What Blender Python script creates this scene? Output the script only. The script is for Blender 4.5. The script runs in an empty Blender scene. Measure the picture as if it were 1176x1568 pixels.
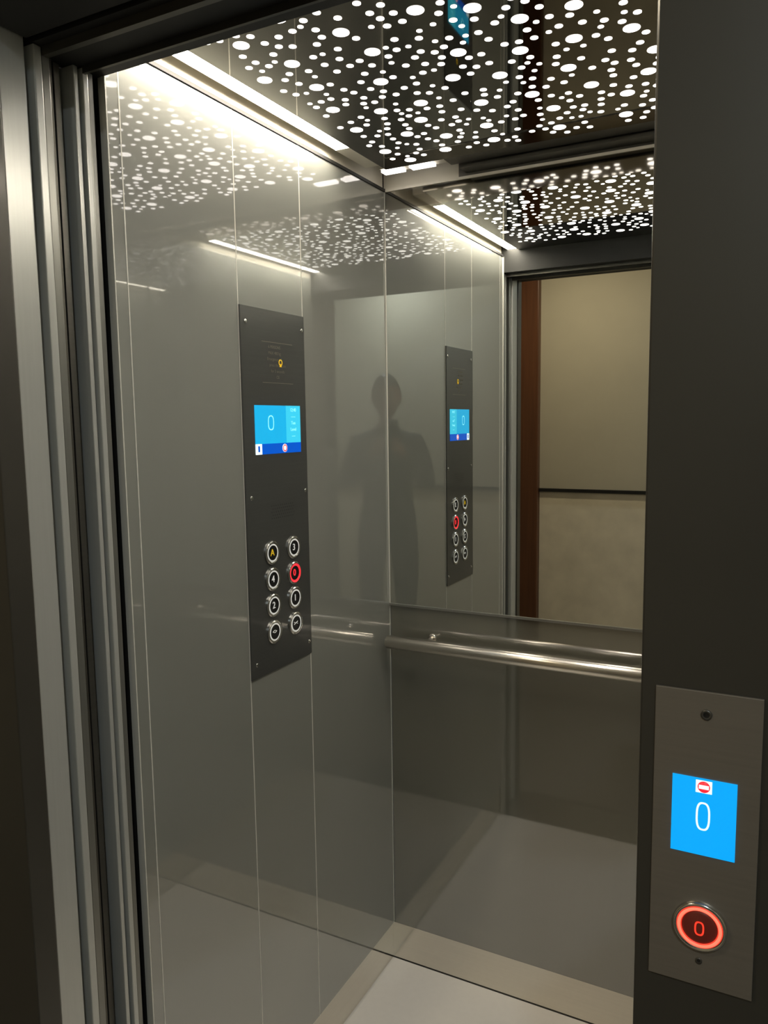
import bpy, bmesh, math, random
from mathutils import Vector, Matrix
random.seed(7)
sc=bpy.context.scene
sc.view_settings.view_transform='Standard'
sc.view_settings.look='None'
COL=sc.collection

# ------------------------------------------------------------ materials
def mat(name,col,metal=0,rough=.5,coat=0,coat_r=.03,ior=1.5,emit=None,es=0,noise=None,bump=0,nscale=(1,1,1),spec=None,coat_ior=1.5):
    m=bpy.data.materials.new(name);m.use_nodes=True
    nt=m.node_tree;b=nt.nodes['Principled BSDF']
    b.inputs['Base Color'].default_value=(*col,1);b.inputs['Metallic'].default_value=metal
    b.inputs['Roughness'].default_value=rough;b.inputs['IOR'].default_value=ior
    b.inputs['Coat Weight'].default_value=coat;b.inputs['Coat Roughness'].default_value=coat_r
    b.inputs['Coat IOR'].default_value=coat_ior
    if spec is not None:b.inputs['Specular IOR Level'].default_value=spec
    if emit:
        b.inputs['Emission Color'].default_value=(*emit,1);b.inputs['Emission Strength'].default_value=es
    if noise:
        tc=nt.nodes.new('ShaderNodeTexCoord');mp=nt.nodes.new('ShaderNodeMapping');mp.inputs['Scale'].default_value=nscale
        nz=nt.nodes.new('ShaderNodeTexNoise');nz.inputs['Scale'].default_value=noise[0];nz.inputs['Detail'].default_value=noise[2] if len(noise)>2 else 4
        nt.links.new(tc.outputs['Object'],mp.inputs['Vector']);nt.links.new(mp.outputs['Vector'],nz.inputs['Vector'])
        mr=nt.nodes.new('ShaderNodeMix');mr.data_type='RGBA'
        a=noise[1]
        mr.inputs['A'].default_value=(*[c*(1-a) for c in col],1);mr.inputs['B'].default_value=(*[min(1,c*(1+a)) for c in col],1)
        nt.links.new(nz.outputs['Fac'],mr.inputs['Factor']);nt.links.new(mr.outputs['Result'],b.inputs['Base Color'])
        if bump:
            bp=nt.nodes.new('ShaderNodeBump');bp.inputs['Strength'].default_value=bump;bp.inputs['Distance'].default_value=.002
            nt.links.new(nz.outputs['Fac'],bp.inputs['Height']);nt.links.new(bp.outputs['Normal'],b.inputs['Normal'])
    return m
M={}
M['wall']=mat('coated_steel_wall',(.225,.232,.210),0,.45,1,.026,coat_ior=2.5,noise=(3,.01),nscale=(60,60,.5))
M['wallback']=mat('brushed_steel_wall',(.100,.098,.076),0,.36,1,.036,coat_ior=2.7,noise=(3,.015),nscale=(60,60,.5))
M['seam']=mat('seam_light',(.75,.74,.68),.3,.3)
M['skirt']=mat('skirting_steel',(.68,.65,.58),1,.08,noise=(3,.05),nscale=(1,1,60))
M['band']=mat('upper_band_steel',(.5,.48,.43),1,.07,noise=(3,.05),nscale=(1,1,60))
M['cream']=mat('cove_paint',(.80,.76,.66),0,.6)
M['mirror']=mat('mirror_glass',(.80,.82,.79),1,.0)
M['ceil']=mat('mirror_polished_steel',(.25,.24,.215),1,.03)
M['dot']=mat('lit_perforation',(1,1,1),0,.5,emit=(1,.93,.87),es=3.2)
M['led']=mat('led_diffuser',(1,1,1),0,.5,emit=(1,.90,.75),es=42)
M['led2']=mat('led_diffuser_bright',(1,1,1),0,.5,emit=(1,.91,.78),es=82)
M['dark']=mat('dark_cavity',(.012,.012,.011),0,.6)
M['darksteel']=mat('dark_steel',(.13,.125,.11),.8,.38,noise=(4,.12),nscale=(2,2,50))
M['frame']=mat('painted_steel_frame',(.054,.050,.040),.3,.42,.25,.15,noise=(5,.12))
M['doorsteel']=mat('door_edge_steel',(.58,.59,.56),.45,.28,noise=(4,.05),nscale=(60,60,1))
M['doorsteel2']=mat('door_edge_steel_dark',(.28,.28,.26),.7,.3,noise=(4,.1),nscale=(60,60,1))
M['rail']=mat('satin_steel_tube',(.74,.70,.63),1,.26,noise=(4,.06),nscale=(1,60,60))
M['cop']=mat('cop_faceplate',(.085,.088,.085),.5,.36,.4,.06,noise=(4,.1),nscale=(60,2,60))
M['lop']=mat('lop_faceplate',(.235,.21,.175),.5,.4,noise=(4,.1),nscale=(2,60,60))
M['floor']=mat('cream_floor',(.80,.77,.715),0,.28,noise=(60,.03))
M['alu']=mat('aluminium_sill',(.5,.5,.48),1,.3)
M['black']=mat('black_plastic',(.01,.01,.01),0,.35)
M['chrome']=mat('button_steel',(.7,.7,.68),1,.18)
M['white']=mat('lit_white',(1,1,1),0,.5,emit=(.75,.95,1),es=.9)
M['scrtext']=mat('lcd_faint_text',(.3,.8,.9),0,.5,emit=(.25,.85,1),es=.9)
M['ringw']=mat('button_ring_white',(.8,.8,.76),.2,.3,emit=(1,1,.95),es=.3)
M['red']=mat('button_ring_red',(.9,.05,.05),0,.4,emit=(1,.02,.04),es=.9)
M['redo']=mat('halo_ring_red',(.7,.05,.03),0,.4,emit=(1,.04,.018),es=1.1)
M['redglow']=mat('halo_ring_core',(1,.3,.2),0,.4,emit=(1,.14,.08),es=1.35)
M['reddim']=mat('button_face_dim_red',(.10,.03,.02),.3,.3,emit=(.5,.03,.02),es=.08)
M['yellow']=mat('yellow_symbol',(.9,.6,.02),0,.5,emit=(1,.65,.02),es=.25)
M['scr1']=mat('lcd_cyan',(.0,.02,.03),0,.1,emit=(.012,.47,.85),es=1)
M['scr2']=mat('lcd_cyan_light',(.0,.02,.03),0,.1,emit=(.05,.66,.92),es=1)
M['scr3']=mat('lcd_blue',(.0,.0,.03),0,.1,emit=(.0,.10,.62),es=1)
M['scr4']=mat('lcd_azure',(.0,.02,.03),0,.1,emit=(.0,.39,.95),es=1.05)
M['plaster']=mat('beige_plaster',(.50,.45,.34),0,.7,noise=(6,.05),bump=.1)
M['marble']=mat('beige_marble',(.78,.70,.54),0,.45,noise=(9,.2,8))
M['wood']=mat('dark_wood_trim',(.12,.045,.018),0,.4,noise=(5,.4),nscale=(12,12,.6))
M['lfloor']=mat('landing_stone',(.20,.18,.15),0,.35,noise=(8,.2,8))
M['jacket']=mat('dark_jacket',(.02,.022,.026),0,.8,noise=(90,.3),bump=.3)
M['trouser']=mat('dark_trousers',(.015,.016,.022),0,.8,noise=(90,.3),bump=.2)
M['skin']=mat('skin',(.45,.26,.18),0,.5,noise=(20,.06))
M['hair']=mat('dark_hair',(.015,.010,.008),0,.5,noise=(80,.4),nscale=(1,1,.2),bump=.6)
M['eyew']=mat('eye_white',(.8,.8,.78),0,.2)
M['lip']=mat('lip',(.42,.15,.12),0,.45)
M['shoe']=mat('shoe_leather',(.02,.015,.012),0,.35)

# ------------------------------------------------------------ helpers
def link(name,me,parent=None,mats=()):
    ob=bpy.data.objects.new(name,me);COL.objects.link(ob)
    for m in mats:me.materials.append(M[m])
    if parent:ob.parent=parent
    return ob
def empty(name,parent=None):
    e=bpy.data.objects.new(name,None);COL.objects.link(e);e.empty_display_size=.05
    if parent:e.parent=parent
    return e
def bx(bm,x0,x1,y0,y1,z0,z1,mi=0,bev=0):
    t=bmesh.new();bmesh.ops.create_cube(t,size=1)
    for v in t.verts:v.co=Vector(((x0+x1)/2+v.co.x*(x1-x0),(y0+y1)/2+v.co.y*(y1-y0),(z0+z1)/2+v.co.z*(z1-z0)))
    if bev:bmesh.ops.bevel(t,geom=t.edges[:],offset=bev,segments=2,affect='EDGES',profile=.6)
    for f in t.faces:f.material_index=mi
    me=bpy.data.meshes.new('t');t.to_mesh(me);bm.from_mesh(me);bpy.data.meshes.remove(me);t.free()
def boxes(name,lst,mats,parent=None,bev=0):
    bm=bmesh.new()
    for b in lst:bx(bm,*b[:6],mi=b[6] if len(b)>6 else 0,bev=bev)
    me=bpy.data.meshes.new(name);bm.to_mesh(me);bm.free()
    return link(name,me,parent,mats)
def lathe(name,prof,n,mtx,mats,parent,smooth=True,mis=None):
    bm=bmesh.new();rings=[]
    for r,h in prof:
        if r<1e-6:rings.append([bm.verts.new((0,0,h))])
        else:rings.append([bm.verts.new((r*math.cos(2*math.pi*i/n),r*math.sin(2*math.pi*i/n),h)) for i in range(n)])
    for k in range(len(rings)-1):
        a,b=rings[k],rings[k+1];mi=mis[k] if mis else 0
        for i in range(n):
            j=(i+1)%n
            if len(a)==1 and len(b)==1:continue
            if len(a)==1:f=bm.faces.new((a[0],b[i],b[j]))
            elif len(b)==1:f=bm.faces.new((a[i],a[j],b[0]))
            else:f=bm.faces.new((a[i],a[j],b[j],b[i]))
            f.material_index=mi;f.smooth=smooth
    bmesh.ops.recalc_face_normals(bm,faces=bm.faces[:])
    bm.transform(mtx)
    me=bpy.data.meshes.new(name);bm.to_mesh(me);bm.free()
    return link(name,me,parent,mats)
def frame_m(o,X,Y,Z):
    m=Matrix.Identity(4)
    for i in range(3):
        m[i][0]=X[i];m[i][1]=Y[i];m[i][2]=Z[i];m[i][3]=o[i]
    return m
def onL(y,z,x=0):
    return frame_m((x,y,z),(0,1,0),(0,0,1),(1,0,0))
def onF(x,z,y=-1.139):
    return frame_m((x,y,z),(1,0,0),(0,0,1),(0,-1,0))
def text(name,s,size,mtx,m,parent,ext=.0003,sx=1,off=0):
    cu=bpy.data.curves.new(name,'FONT');cu.body=s;cu.size=size;cu.align_x='CENTER';cu.align_y='CENTER';cu.extrude=ext;cu.offset=off
    cu.materials.append(M[m]);ob=bpy.data.objects.new(name,cu);COL.objects.link(ob)
    ob.matrix_world=mtx@Matrix.Diagonal((sx,1,1,1));ob.parent=parent
    return ob
def zero(name,h,w,th,mtx,m,parent):
    bm=bmesh.new();n=48;A=[];B=[]
    for i in range(n):
        a=2*math.pi*i/n;c,s=math.cos(a),math.sin(a);e=.72
        sx=math.copysign(abs(c)**e,c);sy=math.copysign(abs(s)**e,s)
        A.append(bm.verts.new((sx*w/2,sy*h/2,0)));B.append(bm.verts.new((sx*(w/2-th),sy*(h/2-th),0)))
    for i in range(n):
        j=(i+1)%n;bm.faces.new((A[i],A[j],B[j],B[i]))
    bm.transform(mtx);me=bpy.data.meshes.new(name);bm.to_mesh(me);bm.free();return link(name,me,parent,[m])
def tube(name,pts,r,mats,parent):
    cu=bpy.data.curves.new(name,'CURVE');cu.dimensions='3D';cu.bevel_depth=r;cu.bevel_resolution=6;cu.use_fill_caps=True
    sp=cu.splines.new('POLY');sp.points.add(len(pts)-1)
    for p,q in zip(sp.points,pts):p.co=(*q,1)
    cu.materials.append(M[mats[0]])
    ob=bpy.data.objects.new(name,cu);COL.objects.link(ob);ob.parent=parent
    return ob

W=.8125;D=.92;ZT=2.10;ZS=.114;HZ=2.045
XJ=.8374;YF=-1.139;ZC=2.118;ZTOP=2.26
# ------------------------------------------------------------ cab floor
fl=boxes('floor',[(-.012,W+.012,-D,.012,-.03,0)],['floor'])
boxes('perimeter_gap',[(-.008,W+.008,.0055,.008,0,.001)],['dark'],fl)
# ------------------------------------------------------------ cab left wall
wl=boxes('wall_left',[(-.03,-.013,-D,0.03,-.03,ZTOP)],['dark'])
boxes('seam_backing',[(-.012,-.0035,-D,-.0005,ZS,ZT-.002)],['seam'],wl)
for i,(a,b) in enumerate([(-.918,-.892),(-.890,-.6145),(-.6125,-.3945),(-.3925,-.003)]):
    boxes(f'steel_panel_{i+1}',[(-.0035,0,a,b,ZS,ZT)],['wall'],wl,bev=.0004)
boxes('joint_highlights',[(-.0035,.0005,y-.0011,y+.0011,ZS,ZT) for y in (-.891,-.6135,-.3935)]+[(-.0035,.0008,-.003,-.0012,ZS,ZT)],['seam'],wl)  # pale strips painted as the highlights of panel edges catching light
boxes('skirting',[(-.0125,-.008,-D,.0079,0,ZS-.003)],['skirt'],wl)
boxes('shadow_gap',[(-.012,-.0036,-D,0,ZS-.003,ZS)],['dark'],wl)
boxes('top_angle',[(-.012,.003,-D,0,ZT,ZT+.007)],['dark'],wl)
boxes('cove_side',[(-.0125,-.006,-D,0,ZT+.007,ZTOP)],['cream'],wl)
boxes('front_return_edge',[(-.0035,.004,-.9218,-.9195,0,ZT)],['seam'],wl)
# ------------------------------------------------------------ back wall
wb=boxes('wall_back',[(-.03,W+.03,.013,.03,-.03,ZTOP)],['dark'])
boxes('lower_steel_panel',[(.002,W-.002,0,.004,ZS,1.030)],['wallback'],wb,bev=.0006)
boxes('upper_steel_band',[(.002,W-.002,0,.004,2.053,ZT)],['band'],wb,bev=.0006)
boxes('panel_backing',[(-.002,W,.004,.012,ZS,ZT)],['seam'],wb)
boxes('skirting',[(-.0125,W+.0125,.008,.0125,0,ZS-.003)],['skirt'],wb)
boxes('shadow_gap',[(-.008,W+.008,.0036,.012,ZS-.003,ZS)],['dark'],wb)
boxes('top_angle',[(-.004,W,-.003,.012,ZT,ZT+.006)],['cream'],wb)
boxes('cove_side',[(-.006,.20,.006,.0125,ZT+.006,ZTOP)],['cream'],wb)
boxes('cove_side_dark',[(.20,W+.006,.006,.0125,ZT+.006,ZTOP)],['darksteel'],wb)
# ------------------------------------------------------------ right wall
wr=boxes('wall_right',[(W+.013,W+.03,-D,0.03,-.03,ZTOP)],['dark'])
boxes('seam_backing',[(W+.0035,W+.012,-D,-.0005,ZS,ZT-.002)],['seam'],wr)
for i,(a,b) in enumerate([(-.918,-.6145),(-.6125,-.3085),(-.3065,-.003)]):
    boxes(f'steel_panel_{i+1}',[(W,W+.0035,a,b,ZS,ZT)],['wall'],wr,bev=.0006)
boxes('skirting',[(W+.008,W+.0125,-D,.0079,0,ZS-.003)],['skirt'],wr)
boxes('cove_side',[(W+.006,W+.0125,-D,0,ZT,ZTOP)],['cream'],wr)
# ------------------------------------------------------------ ceiling (true) and mirror plate
boxes('ceiling',[(-.03,W+.03,-D-.02,.03,ZTOP,ZTOP+.03)],['cream'])
cp=boxes('perforated_ceiling_panel',[(.058,W-.058,-D,-.105,ZC,ZC+.018)],['ceil'],bev=.0008)
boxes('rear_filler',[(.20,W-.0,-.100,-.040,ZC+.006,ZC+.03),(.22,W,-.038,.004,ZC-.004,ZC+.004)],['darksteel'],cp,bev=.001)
boxes('panel_hanger',[(.10,.14,-.8,-.76,ZC+.018,ZTOP),(W-.14,W-.10,-.8,-.76,ZC+.018,ZTOP),(.10,.14,-.25,-.21,ZC+.018,ZTOP),(W-.14,W-.10,-.25,-.21,ZC+.018,ZTOP)],['alu'],cp)
pts=[]
def tryg(r,count,gap,tries=300,mind=0):
    k=0
    for _ in range(tries*count):
        if k>=count:break
        x=random.uniform(.10,W-.085);y=random.uniform(-D+.09,-.13)
        if mind and any(c==r and (x-a)**2+(y-b)**2<mind**2 for a,b,c in pts):continue
        if all((x-a)**2+(y-b)**2>(r+c+gap)**2 for a,b,c in pts):pts.append((x,y,r));k+=1
tryg(.0132,48,.011,mind=.080)
tryg(.0063,280,.0075,mind=.0215)
tryg(.0048,70,.0075)
bm=bmesh.new()
for x,y,r in pts:
    n=20;vs=[bm.verts.new((x+r*math.cos(2*math.pi*i/n),y+r*math.sin(2*math.pi*i/n),ZC-.0006)) for i in range(n)]
    up=[bm.verts.new((v.co.x,v.co.y,ZC+.0005)) for v in vs]
    bm.faces.new(vs[::-1])
    for i in range(n):bm.faces.new((vs[i],vs[(i+1)%n],up[(i+1)%n],up[i]))
me=bpy.data.meshes.new('lit_perforations');bm.to_mesh(me);bm.free();link('lit_perforations',me,cp,['dot'])
def led(name,x0,x1,m):
    o=boxes(name,[(x0,x1,-D,-.27,ZC+.006,ZC+.007)],[m])
    boxes('channel',[(x0-.001,x1+.001,-D,-.13,ZC+.0072,ZC+.03),(x0-.0012,x0-.0002,-D,-.13,ZC+.0055,ZC+.0071),(x1+.0002,x1+.0012,-D,-.13,ZC+.0055,ZC+.0071),(x0,x1,-.269,-.13,ZC+.004,ZC+.007)],['cream'],o)
    return o
led('led_strip_light',.017,.0555,'led')
led('led_strip_light.001',W-.0555,W-.017,'led2')
ls3=boxes('led_strip_light.002',[(.03,.085,-.075,-.05,ZC+.006,ZC+.012),(.105,.165,-.075,-.05,ZC+.006,ZC+.012)],['dot'])
boxes('housing',[(.028,.192,-.08,-.045,ZC+.0125,ZC+.03)],['cream'],ls3)
# ------------------------------------------------------------ mirror
mr=boxes('wall_mirror',[(.0035,W-.0035,-.005,-.0005,1.037,2.052)],['mirror'])
boxes('bottom_trim',[(.002,W-.002,-.008,.0,1.031,1.037)],['doorsteel2'],mr)
boxes('side_trim',[(.0005,.0035,-.0055,0,1.031,2.052)],['seam'],mr)
# ------------------------------------------------------------ handrail
hr=empty('handrail')
RZ=.945;RY=-.055;rr=.0175
lathe('tube',[(0,0),(rr-.003,0),(rr,.003),(rr,.757),(rr-.003,.76),(0,.76)],40,Matrix.Translation((.018,RY,RZ))@Matrix.Rotation(math.pi/2,4,'Y'),['rail'],hr)
for i,x in enumerate((.125,.665)):
    tube(f'bracket_{i+1}',[(x,-.002,RZ+.008),(x,-.028,RZ+.007),(x,RY,RZ+.002)],.0055,['rail'],hr)
    lathe(f'rose_{i+1}',[(0,0),(.012,0),(.012,.003),(.010,.005),(0,.005)],28,frame_m((x,0,RZ+.008),(1,0,0),(0,0,1),(0,-1,0)),['rail'],hr)
# ------------------------------------------------------------ car operating panel
cop=empty('car_operating_panel');t=.004
boxes('faceplate',[(.0002,t,-.613,-.394,1.006,1.747)],['cop'],cop,bev=.0008)
boxes('screen_cyan',[(t-.001,t+.0012,-.578,-.472,1.480,1.557)],['scr1'],cop)
boxes('screen_side',[(t-.001,t+.0012,-.472,-.419,1.480,1.557)],['scr2'],cop)
boxes('screen_bar',[(t-.001,t+.0012,-.558,-.419,1.459,1.480)],['scr3'],cop)
boxes('screen_icon_1',[(t-.001,t+.0013,-.578,-.558,1.459,1.480)],['white'],cop)
boxes('screen_icon_1_mark',[(t+.0013,t+.0015,-.571,-.565,1.464,1.476)],['scr3'],cop)
lathe('screen_icon_2',[(0,0),(.0085,0),(.0085,.0004),(0,.0004)],20,onL(-.479,1.4695,t+.0012),['white'],cop)
lathe('screen_icon_2_ring',[(.005,0),(.0075,0),(.0075,.0006),(.005,.0006),(.005,0)],20,onL(-.479,1.4695,t+.0013),['red'],cop)
zero('screen_digit',.030,.020,.0022,onL(-.526,1.522,t+.0018),'scrtext',cop)
for k in range(5):
    text(f'screen_text_{k}',['12:40','-----','Tue','Level','----'][k],.010,onL(-.446,1.548-k*.0135,t+.0016),'scrtext',cop,ext=.0001)
btn=[(-.5355,1.256,'A','y'),(-.5355,1.2005,'4','w'),(-.5355,1.1455,'2','w'),(-.5355,1.0895,'<>','w'),
     (-.4575,1.256,'3','w'),(-.4575,1.2005,'0','r'),(-.4575,1.1455,'1','w'),(-.4575,1.0895,'><','w')]
for i,(y,z,s,c) in enumerate(btn):
    lathe(f'button_{i+1}',[(0,.0),(.0245,0),(.0245,.003),(.0225,.0045),(.0205,.0045),(.0185,.0035),(.0155,.0035),(.015,.002),(0,.002)],36,
          onL(y,z,t),['chrome','red' if c=='r' else 'ringw','black'],cop,smooth=False,mis=[0,0,0,0,0 if c!='r' else 1,1,2,2])
    text(f'button_label_{i+1}',s,.020 if len(s)==1 else .013,onL(y,z,t+.0024),{'y':'yellow','w':'ringw','r':'red'}[c],cop,ext=.0004)
for i,(y,z) in enumerate([(-.597,1.717),(-.404,1.717),(-.596,1.374),(-.404,1.374),(-.596,1.035),(-.404,1.035)]):
    lathe(f'screw_{i+1}',[(0,0),(.0042,0),(.0042,.001),(.0025,.0016),(0,.0012)],16,onL(y,z,t),['chrome'],cop)
bm=bmesh.new()
for i in range(11):
    for j in range(5):
        y=-.53+i*.0075+(.0037 if j%2 else 0);z=1.352-j*.0065
        vs=[bm.verts.new((t+.0003,y+.0014*math.cos(a*math.pi/4),z+.0014*math.sin(a*math.pi/4))) for a in range(8)];bm.faces.new(vs)
me=bpy.data.meshes.new('speaker_holes');bm.to_mesh(me);bm.free();link('speaker_holes',me,cop,['black'])
boxes('engraved_notice_border',[(t,t+.0003,-.548,-.441,1.683,1.6842),(t,t+.0003,-.548,-.441,1.602,1.6032)],['lop'],cop)
for k in range(6):
    text(f'engraved_line_{k}',['6 PERSONS','MAX 480 kg','Emergency call','press the button','for 3 seconds','CE'][k],.0085,onL(-.505 if k<3 else -.495,1.674-k*.012,t+.0003),'lop',cop,ext=.0001)
lathe('notice_symbol',[(0,0),(.0045,0),(.0045,.0006),(0,.0006)],3,onL(-.485,1.638,t+.0002)@Matrix.Rotation(math.pi/2,4,'Z'),['yellow'],cop,smooth=False)
lathe('notice_symbol_ring',[(.0045,0),(.0065,0),(.0065,.0006),(.0045,.0006),(.0045,0)],20,onL(-.485,1.6445,t+.0002),['yellow'],cop,smooth=False)
# ------------------------------------------------------------ sliding doors, jambs, header
dr=empty('elevator_sliding_door')
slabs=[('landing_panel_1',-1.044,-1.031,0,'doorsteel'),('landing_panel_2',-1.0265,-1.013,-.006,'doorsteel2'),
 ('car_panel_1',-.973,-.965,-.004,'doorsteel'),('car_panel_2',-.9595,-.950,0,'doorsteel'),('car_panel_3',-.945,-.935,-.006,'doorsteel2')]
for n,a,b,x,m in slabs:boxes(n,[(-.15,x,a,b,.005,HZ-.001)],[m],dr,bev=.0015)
boxes('panel_core',[(-.14,-.040,-1.053,-.923,.005,HZ-.001)],['dark'],dr)
boxes('edge_rib',[(-.04,-.018,-1.007,-.999,.005,HZ-.001),(-.04,-.022,-.993,-.982,.005,HZ-.001)],['darksteel'],dr,bev=.001)
df=boxes('door_frame',[(-.16,0,YF,-1.100,-.0,2.28),(-.16,-.004,-1.0985,-1.0555,0,2.28),
   (XJ,1.42,YF,-1.085,0,2.28),(XJ+.002,.93,-1.085,-1.052,0,2.28)],['frame','doorsteel'],bev=.002)
for p in df.data.polygons:
    c=p.center
    if c.x<0.01 and c.y>-1.0995:p.material_index=1
boxes('header',[(0,XJ,YF,-1.055,HZ,2.28)],['dark'],df,bev=.002)
boxes('closing_post',[(XJ,.90,-1.045,-D,0,2.28)],['doorsteel2'],df)
boxes('car_header',[(-.03,XJ+.03,-1.045,-D-.001,HZ+.0,2.29)],['dark'],df)
boxes('header_track',[(.0,XJ,-1.03,-1.02,HZ-.012,HZ),(.0,XJ,-.96,-.955,HZ-.01,HZ)],['darksteel'],df)
boxes('door_sill',[(-.16,.93,-1.139,-D,-.03,-.002),]+[(-.16,.93,y,y+.006,-.002,0) for y in (-1.13,-1.10,-1.07,-1.045,-1.02,-.99,-.965,-.94)],['alu'])
# ------------------------------------------------------------ landing call panel
lop=empty('landing_call_panel');yl=YF
boxes('faceplate',[(.8505,.9355,yl-.003,yl-.0002,1.022,1.290)],['lop'],lop,bev=.0008)
boxes('screen',[(.8665,.918,yl-.004,yl-.002,1.1445,1.2135)],['scr4'],lop)
zero('screen_digit',.0255,.0115,.0016,onF(.892,1.180,yl-.0043),'white',lop)
boxes('no_entry_icon',[(.8855,.8985,yl-.0045,yl-.004,1.201,1.212)],['white'],lop)
lathe('no_entry_disc',[(0,0),(.0050,0),(.0050,.0004),(0,.0004)],24,onF(.892,1.2065,yl-.0045),['red'],lop)
boxes('no_entry_bar',[(.8880,.8960,yl-.0052,yl-.0049,1.2048,1.2082)],['white'],lop)
lathe('keyhole_lamp',[(0,.001),(.0025,.001),(.003,.0012),(.0045,.0012),(.0045,0)],24,onF(.892,1.270,yl-.003),['darksteel','black'],lop,mis=[1,0,0,0])
BZ=1.0795
lathe('button_bezel',[(.0222,0),(.0222,.004),(.0205,.005),(.019,.004)],48,onF(.8925,BZ,yl-.003),['chrome'],lop)
lathe('button_halo',[(.0190,.0036),(.0182,.0044),(.0168,.0046),(.0155,.0044),(.0148,.0034)],48,onF(.8925,BZ,yl-.003),['redo','redglow'],lop,mis=[0,1,1,0])
lathe('button_cap',[(.0148,.003),(.0125,.0048),(0,.0052)],48,onF(.8925,BZ,yl-.003),['reddim'],lop)
zero('button_digit',.013,.008,.0014,onF(.8925,BZ,yl-.0086),'redo',lop)
lathe('keyhole',[(0,.0005),(.0015,.0005),(.0028,.001),(.0028,0)],20,onF(.8925,1.046,yl-.003),['black','darksteel'],lop,mis=[0,1,1])
# ------------------------------------------------------------ landing
LY=-3.0
boxes('wall_landing_far',[(-1.6,2.4,LY-.05,LY,-.03,2.6)],['plaster'])
boxes('trim_dado_marble',[(-.468,2.4,LY,LY+.012,0,1.072)],['marble'])
boxes('trim_dado_rail',[(-.468,2.4,LY,LY+.03,1.072,1.092)],['black'])
ld=boxes('door_1',[(-1.35,-.60,LY+.0,LY+.03,0,2.42)],['wood'])
boxes('casing',[(-.598,-.470,LY,LY+.055,0,2.5),(-1.48,-1.352,LY,LY+.055,0,2.5),(-1.352,-.598,LY,LY+.055,2.42,2.5)],['wood'],ld,bev=.006)
boxes('door_moulding',[(-1.25,-.70,LY+.03,LY+.038,.2,1.0),(-1.25,-.70,LY+.03,LY+.038,1.15,2.3)],['wood'],ld,bev=.004)
boxes('wall_landing_left',[(-1.65,-1.6,LY-.05,-1.12,-.03,2.6)],['plaster'])
boxes('wall_landing_right',[(2.4,2.45,LY-.05,-1.12,-.03,2.6)],['plaster'])
boxes('wall_landing_near',[(-1.6,-.162,-1.13,-1.06,-.03,2.6),(1.422,2.4,-1.13,-1.06,-.03,2.6),(-.162,1.422,-1.13,-1.06,2.282,2.6)],['plaster'])
boxes('floor_landing',[(-1.65,2.45,LY-.05,-1.14,-.05,0)],['lfloor'])
boxes('ceiling_landing',[(-1.65,2.45,LY-.05,-1.06,2.6,2.65)],['plaster'])
for nm,loc,e,c in (('recessed_downlight',(-.2,-2.3,2.6),9,(1,.86,.62)),('added_cool_light',(1.45,-2.65,2.6),15,(.84,.94,1))):  # second, cool lamp is added to brighten the landing wall behind the camera
    dl=lathe(nm,[(.07,.0),(.062,-.008),(.055,0)],32,Matrix.Translation(loc),['alu'],None)
    la=bpy.data.lights.new('downlight_lamp','AREA');la.shape='DISK';la.size=.1;la.energy=e;la.color=c
    lo=bpy.data.objects.new('downlight_lamp',la);COL.objects.link(lo);lo.location=(loc[0],loc[1],2.59);lo.parent=dl

# ------------------------------------------------------------ camera
yaw,pit,rol=map(math.radians,(27.7597,6.5728,-.8064))
F=Vector((-math.sin(yaw)*math.cos(pit),math.cos(yaw)*math.cos(pit),-math.sin(pit)))
R=Vector((math.cos(yaw),math.sin(yaw),0));U=R.cross(F)
R2=R*math.cos(rol)+U*math.sin(rol);U2=-R*math.sin(rol)+U*math.cos(rol)
CC=Vector((.9485,-1.8303,1.52))
cd=bpy.data.cameras.new('camera');cam=bpy.data.objects.new('camera',cd);COL.objects.link(cam)
cam.matrix_world=frame_m(CC,R2,U2,-F)
cd.sensor_fit='VERTICAL';cd.sensor_height=36;cd.lens=1193.6174/1568*36;cd.clip_start=.004
sc.camera=cam

# ------------------------------------------------------------ photographer (seen in reflection)
ps=empty('person')
fw=Vector((F.x,F.y,0)).normalized();rt=Vector((fw.y,-fw.x,0))
PO=Vector((CC.x,CC.y,0))-fw*.34
PM=frame_m(PO,rt,fw,(0,0,1))
def skin(name,verts,edges,roots,mats,parent,sub=2,matfn=None):
    me=bpy.data.meshes.new(name);me.from_pydata([v[0] for v in verts],edges,[])
    ob=link(name,me,None,mats)
    bpy.context.view_layer.objects.active=ob
    md=ob.modifiers.new('s','SKIN');md.use_smooth_shade=True
    for i,v in enumerate(verts):
        sv=me.skin_vertices[0].data[i];r=v[1];sv.radius=r if isinstance(r,tuple) else (r,r);sv.use_root=i in roots
    ss=ob.modifiers.new('ss','SUBSURF');ss.levels=sub;ss.render_levels=sub
    dg=bpy.context.evaluated_depsgraph_get();dg.update()
    nm=bpy.data.meshes.new_from_object(ob.evaluated_get(dg))
    ob.modifiers.clear();ob.data=nm
    nm.materials.clear()
    for m in mats:nm.materials.append(M[m])
    for p in nm.polygons:
        p.use_smooth=True
        p.material_index=matfn(p.center) if matfn else 0
    nm.transform(PM)
    ob.parent=parent
    return ob
V=[((0,0,.96),(.155,.115)),((0,0,1.10),(.145,.105)),((0,.0,1.25),(.165,.115)),((0,-.01,1.38),(.155,.10)),((0,-.005,1.47),(.065,.065)),((0,.012,1.56),(.052,.055))]
E=[(0,1),(1,2),(2,3),(3,4),(4,5)]
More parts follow.
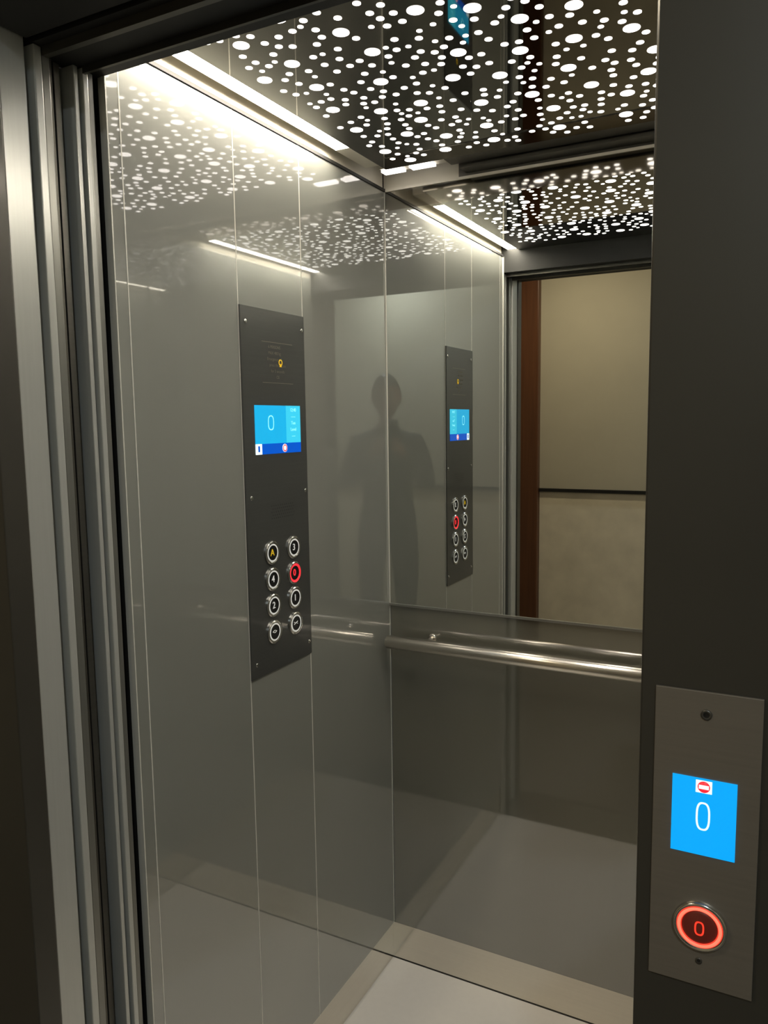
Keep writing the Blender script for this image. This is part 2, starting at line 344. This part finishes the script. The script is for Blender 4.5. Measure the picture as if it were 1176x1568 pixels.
for s in (-1,1):
    b=len(V)
    V+=[((s*.17,-.01,1.405),(.062,.062)),((s*.205,.03,1.29),(.053,.053)),((s*.235,.09,1.165),(.046,.046)),((s*.155,.19,1.25),(.038,.038)),((s*.085,.268,1.335),(.029,.026))]
    E+=[(3,b),(b,b+1),(b+1,b+2),(b+2,b+3),(b+3,b+4)]
    c=len(V)
    V+=[((s*.09,0,.88),(.10,.10)),((s*.10,.01,.70),(.085,.085)),((s*.10,.015,.50),(.064,.064)),((s*.105,-.005,.32),(.062,.062)),((s*.11,-.02,.10),(.05,.05))]
    E+=[(0,c),(c,c+1),(c+1,c+2),(c+2,c+3),(c+3,c+4)]
def bmf(c):
    if c.z>1.485 and abs(c.x)<.09:return 2
    if c.z<.94 :return 1
    return 0
skin('body',V,E,[0],['jacket','trouser','skin'],ps,matfn=bmf)
for s,n in ((-1,'left'),(1,'right')):
    skin('shoe_'+n,[((s*.11,-.05,.045),(.04,.045)),((s*.112,.04,.042),(.042,.042)),((s*.118,.13,.036),(.045,.034)),((s*.12,.19,.03),(.03,.026))],[(0,1),(1,2),(2,3)],[0],['shoe'],ps)
    HV=[((s*.085,.268,1.335),(.026,.022)),((s*.068,.300,1.365),(.020,.034)),((s*.056,.325,1.395),(.016,.036))]
    HE=[(0,1),(1,2)]
    skin('hand_'+n,HV,HE,[0],['skin'],ps)
    fv=[];fe=[];rts=[]
    for k,(dz,L) in enumerate([(.030,.95),(.010,1.05),(-.010,1.0),(-.029,.8)]):
        b=len(fv);z=1.395+dz
        fv+=[((s*.060,.325,z),.0088),((s*.056,.352,z+.004),.0085),((s*.040,.361,z+.007),.0078),((s*(.040-.024*L),.359,z+.008),.0068)]
        fe+=[(b,b+1),(b+1,b+2),(b+2,b+3)];rts.append(b)
    b=len(fv)
    fv+=[((s*.068,.303,1.385),.0105),((s*.056,.308,1.408),.0100),((s*.042,.321,1.425),.0090),((s*.028,.326,1.436),.0075)]
    fe+=[(b,b+1),(b+1,b+2),(b+2,b+3)];rts.append(b)
    skin('fingers_'+n,fv,fe,rts,['skin'],ps)
HC=Vector((0,.035,1.655))
bm=bmesh.new();bmesh.ops.create_uvsphere(bm,u_segments=56,v_segments=40,radius=1)
for v in bm.verts:
    x,y,z=v.co
    X=x*.076;Y=y*.098;Z=z*.125
    if z<0:
        k=-z;X*=1-.34*k**1.5;
        if y<0:Y*=1-.45*k
        else:Y*=1-.08*k
    if y>0:
        g=lambda cx,cz,sx,sz:math.exp(-((X-cx)/sx)**2-((Z-cz)/sz)**2)
        Y+=.022*g(0,-.022,.011,.013)+.012*g(0,.0,.008,.022)-.010*g(.030,.008,.016,.010)-.010*g(-.030,.008,.016,.010)
        Y+=.006*g(0,.026,.05,.008)+.008*g(0,-.058,.020,.008)+.010*g(0,-.098,.022,.014)+.004*g(.038,-.03,.018,.02)+.004*g(-.038,-.03,.018,.02)
    v.co=Vector((X,Y,Z))+HC
for f in bm.faces:f.smooth=True
bm.transform(PM);me=bpy.data.meshes.new('head');bm.to_mesh(me);bm.free();link('head',me,ps,['skin'])
bm=bmesh.new();bmesh.ops.create_uvsphere(bm,u_segments=48,v_segments=32,radius=1)
for v in bm.verts:
    x,y,z=v.co;v.co=Vector((x*.082,y*.103-.005,z*.131+.003))+HC
dl_=[v for v in bm.verts if (v.co.z-HC.z)<.055-(.10 if v.co.y<HC.y-.0 else 0)-( .02 if v.co.y<HC.y-.05 else 0)]
bmesh.ops.delete(bm,geom=dl_,context='VERTS')
for f in bm.faces:f.smooth=True
bm.transform(PM);me=bpy.data.meshes.new('hair');bm.to_mesh(me);bm.free();h=link('hair',me,ps,['hair'])
so=h.modifiers.new('sol','SOLIDIFY');so.thickness=.006;so.offset=0
def ell(name,c,r,m,seg=20):
    b=bmesh.new();bmesh.ops.create_uvsphere(b,u_segments=seg,v_segments=seg//2+2,radius=1)
    for v in b.verts:v.co=Vector((v.co.x*r[0],v.co.y*r[1],v.co.z*r[2]))+Vector(c)
    for f in b.faces:f.smooth=True
    b.transform(PM);me=bpy.data.meshes.new(name);b.to_mesh(me);b.free();return link(name,me,ps,[m])
for s,n in ((-1,'left'),(1,'right')):
    ell('eye_'+n,HC+Vector((s*.030,.082,.008)),(.0125,.010,.009),'eyew')
    ell('iris_'+n,HC+Vector((s*.030,.0905,.007)),(.0055,.003,.0055),'black')
    ell('brow_'+n,HC+Vector((s*.031,.091,.026)),(.017,.005,.0035),'hair')
    ell('ear_'+n,HC+Vector((s*.078,-.005,-.002)),(.008,.018,.031),'skin')
ell('mouth',HC+Vector((0,.1015,-.058)),(.022,.005,.006),'lip')
ph=empty('smartphone')
pm=frame_m(CC-F*.0125,R2,U2,-F)
def pbox(name,x0,x1,y0,y1,z0,z1,m,bev):
    bm=bmesh.new();bx(bm,x0,x1,y0,y1,z0,z1,0,bev);bm.transform(pm);me=bpy.data.meshes.new(name);bm.to_mesh(me);bm.free();link(name,me,ph,[m])
pbox('body',-.060,.013,-.135,.012,-.004,.004,'black',.003)
pbox('display',-.057,.010,-.131,.008,.004,.0043,'scr3',.0)
lathe('lens',[(.0055,.0),(.0055,.0015),(.0045,.0018),(.0045,0)],24,pm@Matrix.Translation((0,0,-.004))@Matrix.Rotation(math.pi,4,'X'),['chrome'],ph)
w=bpy.data.worlds.new('world');sc.world=w;w.use_nodes=True
w.node_tree.nodes['Background'].inputs[0].default_value=(.9,.85,.75,1);w.node_tree.nodes['Background'].inputs[1].default_value=.01
